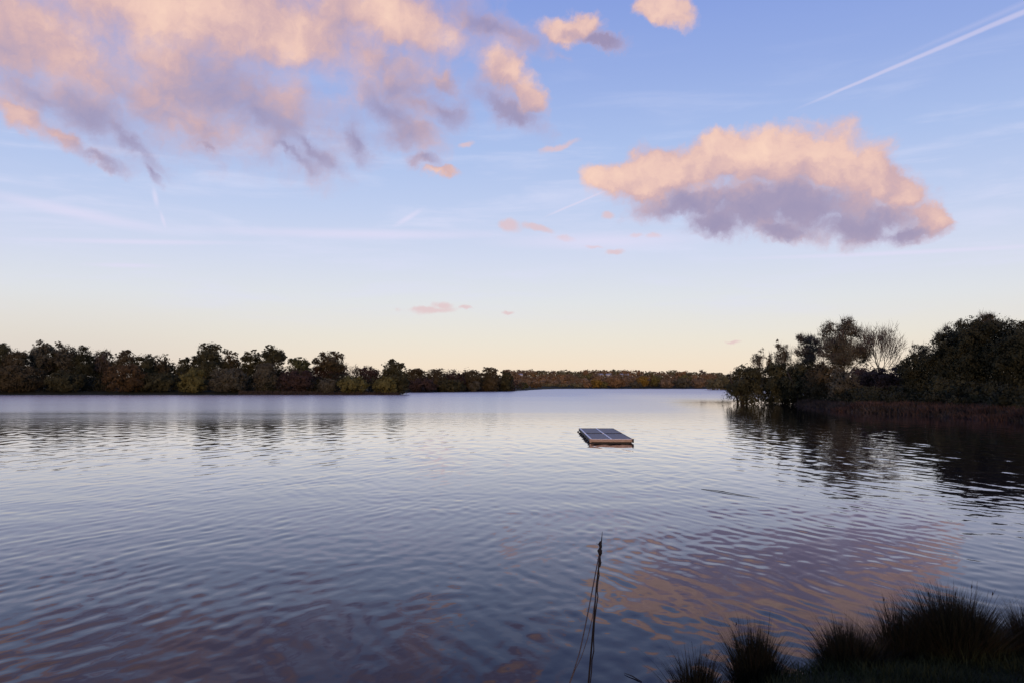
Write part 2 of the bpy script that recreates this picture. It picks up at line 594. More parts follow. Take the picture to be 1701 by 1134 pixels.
# ------------------------------------------------------------------ foliage materials
LEAF = {
    'dark': two_tone('dark green leaves', (0.028, 0.028, 0.013), (0.070, 0.062, 0.027), 0.5),
    'green': two_tone('green leaves', (0.040, 0.046, 0.016), (0.078, 0.078, 0.028), 0.5),
    'olive': two_tone('olive leaves', (0.092, 0.082, 0.026), (0.155, 0.130, 0.040), 0.6),
    'brown': two_tone('brown autumn leaves', (0.044, 0.035, 0.018), (0.084, 0.062, 0.030), 0.6),
    'rust': two_tone('rust autumn leaves', (0.064, 0.040, 0.019), (0.112, 0.068, 0.029), 0.6),
    'gold': two_tone('golden autumn leaves', (0.180, 0.112, 0.022), (0.270, 0.165, 0.032), 0.6),
    'grey': two_tone('grey green willow leaves', (0.064, 0.056, 0.036), (0.108, 0.094, 0.058), 0.6),
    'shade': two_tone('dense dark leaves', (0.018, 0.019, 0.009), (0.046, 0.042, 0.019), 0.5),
    'hazebrown': two_tone('haze-paled brown autumn leaves', (0.145, 0.100, 0.060), (0.230, 0.155, 0.088), 0.2),  # far sets: autumn colour lightened in place of haze and sun glow
    'hazerust': two_tone('haze-lightened orange brown autumn leaves', (0.175, 0.104, 0.052), (0.260, 0.155, 0.072), 0.2),
    'hazegreen': two_tone('haze-lightened dull olive leaves', (0.105, 0.096, 0.052), (0.165, 0.140, 0.072), 0.2),
    'plum': two_tone('dark reddish twigs and leaves', (0.038, 0.023, 0.019), (0.068, 0.042, 0.032), 0.6),
}
BARK = two_tone('dark bark', (0.022, 0.017, 0.013), (0.050, 0.040, 0.030), 3.0)
PALEBARK = two_tone('pale bark', (0.14, 0.115, 0.09), (0.24, 0.20, 0.16), 3.0)
TWIG = two_tone('brown twigs', (0.070, 0.052, 0.040), (0.130, 0.098, 0.074), 2.0)


def leaves(blobs, n, size, rng, clump=0.30, shell=0.75, name='crown', m=None):
    """leaf-sized faces gathered in clumps through the given ellipsoids (cx,cy,cz,rx,ry,rz)"""
    b = np.array(blobs, float)
    wgt = (b[:, 3] * b[:, 5]) ** 0.9
    wgt /= wgt.sum()
    nc = max(70, n // 28)
    bi = rng.choice(len(b), nc, p=wgt)
    d = rng.normal(size=(nc, 3))
    d /= np.linalg.norm(d, axis=1)[:, None]
    rad = 1 - np.abs(rng.normal(0, 1 - shell, nc))
    cc = b[bi, :3] + d * b[bi, 3:] * np.clip(rad, 0.05, 1)[:, None]
    ci = rng.integers(0, nc, n)
    cr = clump * b[bi, 3:].min(axis=1) * rng.uniform(0.5, 1.5, nc)
    off = rng.normal(size=(n, 3))
    off /= np.maximum(1.0, np.linalg.norm(off, axis=1) / 1.9)[:, None]
    p = cc[ci] + off * (cr[ci] * 0.62)[:, None] * np.array([1, 1, 0.75])
    keep = p[:, 2] > 0.05
    p, n = p[keep], int(keep.sum())
    oc = (p - b[bi][ci[keep], :3]) / b[bi][ci[keep], 3:]
    oa = (p - np.array([b[:, 0].mean(), b[:, 1].mean(), np.median(b[:, 2])])) / (np.abs(p).max(axis=0) + 1e-6)
    nrm = 0.55 * oc + 0.8 * oa + rng.normal(0, 0.42, (n, 3))          # leaves face outward, loosely
    nrm /= np.linalg.norm(nrm, axis=1)[:, None] + 1e-9
    a = np.cross(nrm, rng.normal(size=(n, 3)))
    a /= np.linalg.norm(a, axis=1)[:, None] + 1e-9
    c = np.cross(nrm, a)
    s = size * rng.uniform(0.6, 1.35, n)[:, None]
    v = np.stack([p - a * s * 0.5 - c * s * 0.36, p - a * s * 0.3 + c * s * 0.42, p + a * s * 0.7], 1).reshape(-1, 3)
    f = np.arange(n * 3).reshape(-1, 3)
    return mesh_np(name, v, f, m)


def twigs_mesh(blobs, n, ln, wd, rng, upward, name, m):
    """thin tapering twigs sweeping outward and up through the ellipsoids"""
    b = np.array(blobs, float)
    wgt = (b[:, 3] * b[:, 5]) ** 0.9
    bi = rng.choice(len(b), n, p=wgt / wgt.sum())
    d = rng.normal(size=(n, 3))
    d /= np.linalg.norm(d, axis=1)[:, None]
    p = b[bi, :3] + d * b[bi, 3:] * rng.uniform(0.2, 0.95, n)[:, None]
    p = p[p[:, 2] > 0.2]
    n = len(p)
    cen = np.array([0, 0, b[:, 2].min() - 1.0])
    o = p - cen
    o /= np.linalg.norm(o, axis=1)[:, None]
    o = o * 0.8 + rng.normal(0, 0.42, (n, 3)) + np.array([0, 0, upward])
    o /= np.linalg.norm(o, axis=1)[:, None]
    side = np.cross(o, rng.normal(size=(n, 3)))
    side /= np.linalg.norm(side, axis=1)[:, None] + 1e-9
    L_ = ln * rng.uniform(0.5, 1.4, n)[:, None]
    v = np.stack([p - side * wd, p + side * wd, p + o * L_], 1).reshape(-1, 3)
    return mesh_np(name, v, np.arange(n * 3).reshape(-1, 3), m)


def skeleton(T, rnd, height, spread, r0, levels, split=(2, 3), start=0.25, lean=(0, 0), gnarl=0.12, minr=0.012, sides=5, upward=0.35):
    """trunk and limbs, recursively; returns the limb tips"""
    tips = []

    def grow(p, d, ln, r, lv):
        nseg = 3 if lv < 2 else 2
        pts, q, dd = [p], p.copy(), d.copy()
        rr = [r]
        for i in range(nseg):
            dd = (dd + Vector((rnd.gauss(0, gnarl), rnd.gauss(0, gnarl), rnd.gauss(0, gnarl) + upward * 0.12))).normalized()
            q = q + dd * (ln / nseg)
            pts.append(q.copy())
            rr.append(max(minr, r * (1 - 0.42 * (i + 1) / nseg)))
        T.tube(pts, rr, sides if lv < 2 else 3, cap=False)
        if lv >= levels:
            tips.append(q)
            return
        for k in range(rnd.randint(*split) + (1 if lv == 0 else 0)):
            ang = rnd.uniform(0.3, 0.85) * spread
            ax = Vector((rnd.gauss(0, 1), rnd.gauss(0, 1), rnd.gauss(0, 0.3)))
            ax = ax - dd * ax.dot(dd)
            if ax.length < 1e-3:
                continue
            ax.normalize()
            nd = (dd * math.cos(ang) + ax * math.sin(ang) + Vector((0, 0, upward * 0.3))).normalized()
            j = rnd.choice(range(1, len(pts))) if lv > 0 and k > 0 else len(pts) - 1 - (1 if k > 2 else 0)
            grow(pts[j].copy(), nd, ln * rnd.uniform(0.62, 0.86), max(minr, rr[j] * rnd.uniform(0.55, 0.75)), lv + 1)

    d0 = Vector((lean[0], lean[1], 1)).normalized()
    grow(Vector((0, 0, -0.3)), d0, height * start + 0.3, r0, 0)
    return tips


COUNT = [0]


def plant(kind, px, hw, ytop, D, leaf, label, cat='tree', name='tree', group=None, ybase=None, dens=1.0, fine=1.0, bark=None, lean=(0, 0), foot=None):
    """one tree or bush: px, hw (half width) and ytop are where the photograph shows it, D how far off it stands"""
    COUNT[0] += 1
    seed = COUNT[0] * 7 + 3
    rg = np.random.default_rng(seed)
    rnd = random.Random(seed)
    top = pt(px, ytop, D)
    z0 = float(ground_z(np.array([top.x]), np.array([D]))[0])
    if z0 < 0:
        z0 = -0.35 if kind != 'flooded' else -0.5
    w = hw / F * D * (1.12 if kind == 'scrub' else 1.05)
    h = top.z - z0
    root = bpy.data.objects.new(name, None)
    root.empty_display_size = 0.5
    COL.objects.link(root)
    root.location = (top.x, D, z0)
    tag(root, label, cat, group)
    leafsize = max(0.10, 1.02 * D / 826.0) * fine * (0.72 if D > 500 else 1.45 if D < 125 and kind in ('scrub', 'flooded') else 1.0)
    if kind in ('round', 'scrub', 'cone', 'airy', 'flooded'):
        low = {'round': 0.30, 'scrub': 0.0, 'cone': 0.0, 'airy': 0.18, 'flooded': -0.02}[kind]
        if foot is not None:
            low = foot
        b = []
        cz, rz = h * (low + 1) / 2, h * (1 - low) / 2
        if kind == 'cone':
            b += [(0, 0, h * 0.22, w * 0.9, w * 0.8, h * 0.26), (0, 0, h * 0.5, w * 0.62, w * 0.6, h * 0.26), (w * 0.05, 0, h * 0.76, w * 0.34, w * 0.34, h * 0.22)]
            k = 5
        else:
            b += [(0, 0, cz, w * 0.84, w * 0.74, rz * 0.86), (0, 0, cz, w * 0.5, w * 0.5, rz * 0.55)]
            if low < 0.1:
                b += [(0, 0, h * 0.27, w * 0.98, w * 0.8, h * 0.30)]
            k = 22
        m = min(w, rz)
        for i in range(k):
            u1, t = rg.uniform(-0.45, 1.0), 2 * math.pi * (i * 0.618 + rg.uniform(-0.1, 0.1))
            ce = math.sqrt(max(0.0, 1 - u1 * u1)) ** 0.8
            rr = m * rg.uniform(0.22, 0.36)
            jit = rg.uniform(0.90, 1.03)
            b.append((math.cos(t) * ce * (w - rr * 0.9) * jit, math.sin(t) * ce * (w * 0.85 - rr * 0.9), cz + u1 * (rz - rr * 0.75) * jit, rr * 1.15, rr * 1.1, rr * 0.85))
        cov = {'round': 3.0, 'scrub': 3.8, 'cone': 3.8, 'airy': 1.5, 'flooded': 3.2}[kind] * dens
        n = int(4 * w * rz * cov / (leafsize ** 2 * 0.24))
        n = int(np.clip(n, 600, 30000))
        cl = {'airy': 0.24, 'round': 0.25}.get(kind, 0.36)
        me = leaves(b, n, leafsize, rg, cl, 0.72 if kind != 'airy' else 0.6, 'crown', LEAF[leaf])
        link('crown', me, root)
        if kind == 'airy' and D < 150:
            tw = link('twigs', twigs_mesh(b, int(np.clip(n * 0.22, 200, 5000)), h * 0.07, D / 826.0 * 0.2, rg, 0.4, 'twigs', TWIG), root)
            tw['kind'] = 'stuff'
        T = Tubes()
        if kind == 'flooded':
            for k in range(4):
                sx, ln = rnd.uniform(-0.45, 0.4), rnd.gauss(0, 0.13)
                ry = rnd.uniform(0.12, 0.30) * (1.25 - abs(sx))
                T.tube([(sx * w, rnd.gauss(0, .6), -0.4), (sx * w + ln * h * 0.15, 0, h * 0.13), (sx * w + ln * h * 0.6, 0, h * 0.36), (sx * w + ln * h * 1.6, 0, h * 0.75)], [ry, ry * .85, ry * .7, 0.06], 6)
        else:
            skeleton(T, rnd, h, 1.0 if kind != 'cone' else 0.6, max(0.08, min(0.38, h * 0.022)), 3 if kind in ('round', 'airy') else 2, (2, 3), 0.30, lean, minr=0.03 if D > 150 else 0.02)
        link('trunk', T.mesh('trunk', bark or BARK), root)
    else:                                                    # bare or wispy: the twigs are the crown
        T = Tubes()
        tips = skeleton(T, rnd, h * 0.98, 0.72, max(0.06, h * 0.013), 3, (2, 4), 0.27, lean, upward=0.55, minr=0.022)
        v = np.array(T.v)
        sc = (min(1.5, max(0.4, 0.72 * w / max(1e-3, np.percentile(np.abs(v[:, 0]), 97)))), 0.84 * h / max(v[:, 2].max(), 1e-3))
        T.v = [(x * sc[0], y * sc[0], z * sc[1]) for x, y, z in T.v]
        link('trunk', T.mesh('trunk', bark or BARK), root)
        px_ = D / 826.0
        tb = [(t.x * sc[0] * 0.95, t.y * sc[0], t.z * sc[1], w * 0.26, w * 0.26, h * 0.10) for t in tips]
        tb += [(rg.uniform(-0.5, 0.5) * w, rg.uniform(-0.4, 0.4) * w, h * rg.uniform(0.45, 0.8), w * 0.36, w * 0.36, h * 0.14) for _ in range(10)]
        nt = int(np.clip(4.5 * w * h / (1.0 * px_ * 0.5), 300, 14000) * (0.8 if kind == 'wispy' else 1.0))
        tw = link('twigs', twigs_mesh(tb, nt, h * 0.085, px_ * 0.20, rg, 0.45, 'twigs', TWIG), root)
        tw['kind'] = 'stuff'
        if kind == 'wispy':
            b = [(t.x * sc[0], t.y * sc[0], t.z * sc[1] + h * 0.06, w * 0.40, w * 0.40, h * 0.15) for t in tips]
            n = int(np.clip(0.8 * w * h * dens / (leafsize ** 2 * 0.24), 200, 16000))
            link('crown', leaves(b, n, leafsize * 0.85, rg, 0.35, 0.3, 'crown', LEAF[leaf]), root)
    return root


# ------------------------------------------------------------------ left bank, about 210 to 240 m off
LB = 'trees and bushes along the left bank'
for a in [
    ('scrub', 2, 22, 569, 224, 'dark', 'dark bushy tree cut by the left edge of the picture', 'tree', 'tree'),
    ('scrub', 26, 22, 576, 220, 'brown', 'brown-green tree just right of the picture\'s left edge tree', 'tree', 'tree'),
    ('airy', 70, 22, 563, 226, 'grey', 'tall feathery grey-green tree, tallest at the far left of the bank', 'tree', 'willow_tree'),
    ('scrub', 72, 24, 570, 230, 'dark', 'dark full tree behind the tall feathery grey-green tree', 'tree', 'tree'),
    ('airy', 107, 20, 564, 226, 'grey', 'feathery tree with thin upright sprays, right of the tallest far left one', 'tree', 'willow_tree'),
    ('scrub', 108, 22, 571, 231, 'dark', 'dark full tree behind the feathery tree with upright sprays', 'tree', 'tree'),
    ('scrub', 139, 17, 568, 224, 'shade', 'near-black pointed tree at the right end of the tall left clump', 'tree', 'tree'),
    ('wispy', 165, 15, 574, 226, 'brown', 'thin half-bare tree with pale twig tips between two dark crowns', 'tree', 'bare_tree'),
    ('scrub', 168, 22, 581, 230, 'dark', 'dark tree behind the half-bare one with pale twig tips', 'tree', 'tree'),
    ('round', 207, 18, 577, 224, 'brown', 'round brownish tree rising behind the rust-brown waterside bush', 'tree', 'tree'),
    ('scrub', 240, 21, 585, 224, 'dark', 'low dark rounded tree right of the round brownish tree', 'tree', 'tree'),
    ('airy', 268, 17, 584, 226, 'brown', 'open-crowned small tree with sky gaps before the dip in the skyline', 'tree', 'tree'),
    ('scrub', 270, 22, 596, 230, 'dark', 'dark low tree under the open-crowned small tree', 'tree', 'tree'),
    ('scrub', 305, 14, 592, 228, 'dark', 'small dark tree at the left foot of the biggest oak', 'tree', 'tree'),
    ('round', 348, 28, 567, 232, 'dark', 'biggest round oak on the left bank with sky showing through its lower boughs', 'tree', 'oak_tree'),
    ('scrub', 345, 32, 591, 230, 'dark', 'dark thicket tree filling in below the biggest oak', 'tree', 'tree'),
    ('airy', 384, 14, 577, 230, 'brown', 'slender see-through tree leaning on the right side of the biggest oak', 'tree', 'tree'),
    ('scrub', 385, 22, 595, 232, 'dark', 'low dark tree beneath the slender see-through tree', 'tree', 'tree'),
    ('round', 417, 17, 579, 230, 'dark', 'smaller left-hand oak of the touching pair', 'tree', 'oak_tree'),
    ('round', 453, 23, 571, 231, 'dark', 'taller right-hand oak of the touching pair, dense and green', 'tree', 'oak_tree'),
    ('scrub', 440, 34, 598, 233, 'dark', 'dark wide tree below the touching pair of oaks', 'tree', 'tree'),
    ('scrub', 496, 20, 591, 228, 'green', 'low pyramid-shaped green tree between the oak pair and the gappy oak', 'tree', 'tree'),
    ('round', 548, 30, 581, 231, 'brown', 'broad gappy oak with brownish leaves and visible boughs', 'tree', 'oak_tree'),
    ('scrub', 545, 30, 603, 233, 'plum', 'reddish dark tree under the broad gappy oak', 'tree', 'tree'),
    ('bare', 588, 12, 602, 230, 'brown', 'little bare pale-twigged tree right of the broad gappy oak', 'tree', 'bare_tree'),
    ('scrub', 613, 20, 607, 230, 'plum', 'low reddish-grey tree between the gappy oak and the lone round oak', 'tree', 'tree'),
    ('round', 654, 20, 594, 228, 'dark', 'lone round oak at the right end of the near left bank', 'tree', 'oak_tree'),
    ('scrub', 655, 24, 612, 228, 'dark', 'dark thicket tree beneath the lone round oak', 'tree', 'tree'),
    # lighter bushes standing at the water
    ('scrub', 28, 44, 604, 215, 'brown', 'wide brown bush at the water in the left corner of the bank', 'bush', 'waterside_bush'),
    ('scrub', 110, 30, 612, 215, 'dark', 'dark green bush at the water left of the rust-brown one', 'bush', 'waterside_bush'),
    ('scrub', 208, 34, 603, 215, 'rust', 'big rust-brown bush drooping to the water', 'bush', 'waterside_bush'),
    ('scrub', 268, 28, 616, 216, 'dark', 'dark bush at the water between the rust and the yellow-olive bush', 'bush', 'waterside_bush'),
    ('cone', 321, 24, 609, 214, 'olive', 'yellow-olive cone-shaped bush at the water', 'bush', 'waterside_bush'),
    ('scrub', 379, 31, 609, 215, 'grey', 'rounded grey bush at the water under the biggest oak', 'bush', 'waterside_bush'),
    ('scrub', 441, 19, 599, 218, 'grey', 'upright grey-green willow bush in front of the oak pair', 'bush', 'waterside_bush'),
    ('scrub', 492, 30, 612, 217, 'plum', 'dull reddish bush below the pyramid-shaped green tree', 'bush', 'waterside_bush'),
    ('scrub', 544, 16, 627, 213.5, 'grey', 'small grey-brown bush touching the olive dome bush', 'bush', 'waterside_bush'),
    ('scrub', 586, 25, 622, 213, 'olive', 'wide olive dome-shaped bush at the water, left one of two', 'bush', 'waterside_bush'),
    ('scrub', 640, 20, 623, 213.5, 'olive', 'narrower olive dome-shaped bush at the water, right one of two', 'bush', 'waterside_bush'),
    ('scrub', 664, 14, 616, 216, 'dark', 'dark bush at the very point of the near left bank', 'bush', 'waterside_bush'),
]:
    plant(*a, group=LB)

# ------------------------------------------------------------------ middle left shore, 290 to 400 m off
MB = 'trees on the receding middle shore'
for a in [
    ('scrub', 690, 18, 610, 300, 'brown', 'first brown tree of the level wood beyond the lone oak', 'tree', 'tree'),
    ('scrub', 722, 19, 609, 310, 'brown', 'second brown tree of the level wood beyond the lone oak', 'tree', 'tree'),
    ('scrub', 752, 19, 610, 318, 'plum', 'reddish tree midway along the level wood', 'tree', 'tree'),
    ('scrub', 782, 18, 610, 326, 'brown', 'brown tree above the small pale waterside bush', 'tree', 'tree'),
    ('scrub', 812, 18, 608, 336, 'brown', 'taller brown tree near the right end of the level wood', 'tree', 'tree'),
    ('scrub', 838, 13, 613, 345, 'dark', 'dark tree at the right end of the level wood', 'tree', 'tree'),
    ('scrub', 700, 26, 626, 293, 'plum', 'low reddish bush at the water right of the bank point', 'bush', 'waterside_bush'),
    ('scrub', 748, 26, 628, 305, 'dark', 'low dark bush at the middle of the receding shore', 'bush', 'waterside_bush'),
    ('scrub', 787, 10, 630, 322, 'grey', 'small pale grey bush on the receding shore', 'bush', 'waterside_bush'),
    ('scrub', 812, 14, 629, 335, 'brown', 'brown bush between the pale grey bush and the dark green end bush', 'bush', 'waterside_bush'),
    ('scrub', 841, 15, 630, 352, 'dark', 'dark green bush ending the receding shore at the water', 'bush', 'waterside_bush'),
    ('scrub', 868, 10, 634, 428, 'green', 'round green bush standing alone off the end of the shore', 'bush', 'waterside_bush'),
    ('scrub', 888, 11, 635, 530, 'rust', 'rust bush just right of the lone round green bush', 'bush', 'waterside_bush'),
]:
    plant(*a, group=MB)

# ------------------------------------------------------------------ far shore and low hill
FB = 'trees on the far shore and hill'
for a in [
    ('scrub', 910, 13, 636, 640, 'hazegreen', 'left part of the low green willow line on the far shore', 'bush', 'waterside_bush'),
    ('scrub', 934, 14, 636, 642, 'hazegreen', 'middle part of the low green willow line on the far shore', 'bush', 'waterside_bush'),
    ('scrub', 957, 13, 635, 644, 'hazegreen', 'right part of the low green willow line on the far shore', 'bush', 'waterside_bush'),
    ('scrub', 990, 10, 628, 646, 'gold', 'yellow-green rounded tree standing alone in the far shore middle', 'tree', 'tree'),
    ('scrub', 975, 9, 634, 645, 'hazerust', 'low rust bush left of the yellow-green far shore tree', 'bush', 'waterside_bush'),
    ('scrub', 1020, 16, 623, 652, 'hazerust', 'wide rust-orange tree on the far shore right of the yellow-green one', 'tree', 'tree'),
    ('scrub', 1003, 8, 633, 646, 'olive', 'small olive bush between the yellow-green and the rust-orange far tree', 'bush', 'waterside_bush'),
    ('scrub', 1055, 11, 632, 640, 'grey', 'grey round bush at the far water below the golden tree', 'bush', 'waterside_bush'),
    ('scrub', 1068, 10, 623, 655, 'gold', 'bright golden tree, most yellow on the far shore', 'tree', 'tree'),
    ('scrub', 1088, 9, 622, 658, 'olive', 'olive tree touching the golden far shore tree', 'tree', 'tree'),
    ('scrub', 1108, 14, 628, 646, 'hazebrown', 'brown willow at the far water, first right of the olive tree', 'tree', 'willow_tree'),
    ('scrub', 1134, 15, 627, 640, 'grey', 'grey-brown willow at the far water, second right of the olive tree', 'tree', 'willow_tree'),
    ('scrub', 1162, 15, 627, 640, 'hazebrown', 'brown willow at the far water, third right of the olive tree', 'tree', 'willow_tree'),
    ('scrub', 1186, 14, 626, 465, 'hazegreen', 'dark bush spit reaching into the water beside the near right trees', 'bush', 'waterside_bush'),
    ('scrub', 1204, 14, 619, 470, 'hazegreen', 'dark tree half hidden by the flooded willows', 'tree', 'tree'),
]:
    plant(*a, group=FB)
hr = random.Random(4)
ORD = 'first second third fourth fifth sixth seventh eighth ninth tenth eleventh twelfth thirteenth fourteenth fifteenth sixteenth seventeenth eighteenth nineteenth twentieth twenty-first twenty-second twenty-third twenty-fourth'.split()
HUE = {'hazerust': 'orange-brown', 'hazebrown': 'pale brown', 'hazegreen': 'dull green', 'olive': 'olive'}
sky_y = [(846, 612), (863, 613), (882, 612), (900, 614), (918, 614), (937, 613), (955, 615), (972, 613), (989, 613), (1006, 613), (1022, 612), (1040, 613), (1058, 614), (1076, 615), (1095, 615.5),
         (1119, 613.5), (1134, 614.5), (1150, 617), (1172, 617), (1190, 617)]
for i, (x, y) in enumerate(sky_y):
    plant('scrub', x, 13, y, 905 + hr.uniform(-15, 25), hr.choice(['hazebrown', 'hazegreen', 'hazerust', 'hazebrown', 'hazegreen']), ORD[i] + ' skyline tree from the left on the far low hill', 'tree', 'tree', group='skyline trees on the far hill')
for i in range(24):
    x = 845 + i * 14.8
    hue = hr.choice(['hazerust', 'hazebrown', 'hazebrown', 'hazerust', 'olive', 'hazebrown', 'hazegreen'])
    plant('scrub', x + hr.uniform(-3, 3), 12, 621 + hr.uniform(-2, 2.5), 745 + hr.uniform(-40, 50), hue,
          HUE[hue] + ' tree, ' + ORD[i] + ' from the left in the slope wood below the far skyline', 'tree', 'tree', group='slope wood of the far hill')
plant('bare', 1166, 10, 612, 890, 'brown', 'tiny bare tree poking above the far skyline near its right end', 'tree', 'bare_tree', group='skyline trees on the far hill')

# ------------------------------------------------------------------ right bank, 55 to 115 m off
RB = 'trees and bushes of the right bank'
for a, kw in [
    (('flooded', 1240, 36, 603, 108, 'dark', 'spreading willow standing in the water at the tip of the right bank', 'tree', 'willow_tree'), {}),
    (('scrub', 1300, 34, 597, 106, 'dark', 'dark tree behind the flooded willow, its foot in the water', 'tree', 'tree'), {}),
    (('flooded', 1340, 40, 600, 102, 'dark', 'second flooded willow with stems in the water', 'tree', 'willow_tree'), {}),
    (('scrub', 1372, 34, 600, 96, 'brown', 'brown-green bush tree between the flooded willows and the pale bush', 'tree', 'tree'), {}),
    (('wispy', 1258, 15, 577, 112, 'grey', 'small airy tree rising above the flooded willow at the tip', 'tree', 'bare_tree'), {}),
    (('wispy', 1281, 9, 578, 112, 'brown', 'spindly treetop between two airy trees', 'tree', 'bare_tree'), {}),
    (('wispy', 1306, 19, 563, 110, 'grey', 'airy see-through tree left of the two tall leafy ones', 'tree', 'bare_tree'), {}),
    (('airy', 1342, 24, 546, 106, 'grey', 'leafy upright tree, left neighbour of the tallest pale-trunked tree', 'tree', 'tree'), {'dens': 0.75, 'fine': 0.85}),
    (('airy', 1398, 44, 528, 98, 'grey', 'tall airy tree with a pale leaning trunk', 'tree', 'tree'), {'dens': 1.0, 'fine': 0.85, 'bark': PALEBARK, 'lean': (-0.12, 0)}),
    (('bare', 1462, 36, 526, 97, 'brown', 'tall leafless tree with fine fanned twigs', 'tree', 'bare_tree'), {}),
    (('scrub', 1402, 26, 608, 86, 'grey', 'pale grey-green sprawling bush under the tall airy tree', 'bush', 'waterside_bush'), {'dens': 0.8}),
    (('scrub', 1440, 34, 606, 90, 'plum', 'dark reddish bush below the leafless tree', 'bush', 'waterside_bush'), {}),
    (('scrub', 1486, 36, 602, 84, 'plum', 'dark reddish bush in the notch left of the black hillside trees', 'bush', 'waterside_bush'), {}),
    (('wispy', 1530, 18, 562, 82, 'brown', 'thin bare twigs poking up at the notch of the right skyline', 'tree', 'bare_tree'), {}),
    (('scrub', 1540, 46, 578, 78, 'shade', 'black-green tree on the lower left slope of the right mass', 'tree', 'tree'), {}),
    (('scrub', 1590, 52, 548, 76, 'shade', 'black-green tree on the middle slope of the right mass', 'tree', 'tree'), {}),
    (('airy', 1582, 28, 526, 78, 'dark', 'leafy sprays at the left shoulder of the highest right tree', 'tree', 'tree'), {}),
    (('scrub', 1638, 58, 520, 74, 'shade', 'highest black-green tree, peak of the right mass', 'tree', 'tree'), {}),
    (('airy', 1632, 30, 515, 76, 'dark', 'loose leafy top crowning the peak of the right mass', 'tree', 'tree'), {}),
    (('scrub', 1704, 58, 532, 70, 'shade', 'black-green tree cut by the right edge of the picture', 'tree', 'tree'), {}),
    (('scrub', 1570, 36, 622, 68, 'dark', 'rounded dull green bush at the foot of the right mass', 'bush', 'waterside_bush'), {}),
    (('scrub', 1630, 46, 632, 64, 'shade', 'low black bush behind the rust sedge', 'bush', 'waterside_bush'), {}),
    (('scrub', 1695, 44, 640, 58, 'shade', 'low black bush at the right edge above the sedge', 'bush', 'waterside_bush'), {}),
    (('scrub', 1440, 30, 640, 82, 'dark', 'low dark bush just behind the left end of the rust sedge', 'bush', 'waterside_bush'), {}),
    (('scrub', 1500, 36, 638, 76, 'shade', 'low dark bush behind the middle of the rust sedge', 'bush', 'waterside_bush'), {}),
]:
    plant(*a, group=RB, **kw)


# ------------------------------------------------------------------ blades: sedge, rushes, grass
def blades(n, xy, hgt, width, lean, seed, m, name, segs=3, zfun=None):
    """n tapered, bending blades rooted at xy (n,2); lean is an (n,2) outward tip offset"""
    rg = np.random.default_rng(seed)
    z0 = zfun(xy[:, 0], xy[:, 1]) if zfun is not None else np.zeros(n)
    ang = rg.uniform(0, 2 * math.pi, n)
    wx, wy_ = np.cos(ang) * width, np.sin(ang) * width
    vs = []
    for s in range(segs + 1):
        t = s / segs
        x = xy[:, 0] + lean[:, 0] * t ** 1.8
        y = xy[:, 1] + lean[:, 1] * t ** 1.8
        z = z0 - 0.02 + hgt * (t - 0.12 * t * t)
        ww = (1 - t) ** 0.7
        if s < segs:
            vs += [np.stack([x - wx * ww, y - wy_ * ww, z], -1), np.stack([x + wx * ww, y + wy_ * ww, z], -1)]
        else:
            vs += [np.stack([x, y, z], -1)]
    k = 2 * segs + 1
    v = np.stack(vs, 1).reshape(-1, 3)
    b = (np.arange(n) * k)[:, None]
    q = np.concatenate([b + np.array([[2 * s, 2 * s + 1, 2 * s + 3, 2 * s + 2]]) for s in range(segs - 1)])
    t3 = b + np.array([[2 * segs - 2, 2 * segs - 1, 2 * segs]])
    return mesh_np(name, v, [q, t3], m)


SEDGE = two_tone('rust brown sedge', (0.050, 0.029, 0.021), (0.100, 0.056, 0.038), 0.35)
REED = two_tone('dry brown reeds', (0.040, 0.028, 0.020), (0.075, 0.052, 0.036), 0.35)
RUSH = two_tone('shade-darkened green rush blades', (0.007, 0.008, 0.004), (0.015, 0.014, 0.007), 2.0, 0.6, 0.2)  # rush colour darkened to stand in for shade over the near bank
DRY = two_tone('dry brown rush stems', (0.014, 0.009, 0.007), (0.026, 0.017, 0.011), 2.0)
GRASS = two_tone('shade-darkened bank grass', (0.012, 0.016, 0.005), (0.027, 0.031, 0.010), 1.2)  # near-bank shade put into the grass colour

rg = np.random.default_rng(77)
# clumps of rust sedge along the right shore
sedge_line = np.array([(33, 51), (33.3, 53.5), (35.2, 59), (37.6, 66), (39.4, 71.5), (39.6, 73.5)])
slabels = ['rust sedge clump at the left end of the right bank fringe', 'second rust sedge clump from the left end of the fringe', 'middle rust sedge clump of the right bank fringe',
           'rust sedge clump right of the fringe middle', 'thin rust sedge clump near the right end of the fringe', 'rust sedge clump cut by the right edge of the picture']
cl = [(1425, 19, 72.5), (1480, 38, 70), (1543, 40, 66), (1605, 42, 61), (1660, 32, 57), (1705, 36, 53.5)]
for (px, hw, D), lb in zip(cl, slabels):
    w = hw / F * D * 1.15
    c = (px - 850.5) / F * D
    n = 1100
    # run of the fringe follows the shoreline
    t = rg.uniform(-1, 1, n)
    xy = np.stack([c + t * w + rg.normal(0, 0.10, n), np.full(n, D) - t * w * 2.2 + rg.normal(0, 0.45, n) + 0.3], -1)
    hgt = rg.uniform(0.35, 0.8, n) * (1 - 0.35 * np.abs(t) ** 3)
    lean = rg.normal(0, 0.22, (n, 2))
    me = blades(n, xy - np.array([c, D]), hgt, 0.035, lean, 900 + px, SEDGE, 'sedge_clump', 3, lambda x, y, c=c, D=D: np.maximum(-0.1, ground_z(x + c, y + D)))
    o = link('sedge_clump', me, None, (c, D, 0))
    tag(o, lb, 'sedge', 'rust sedge fringe of the right bank')

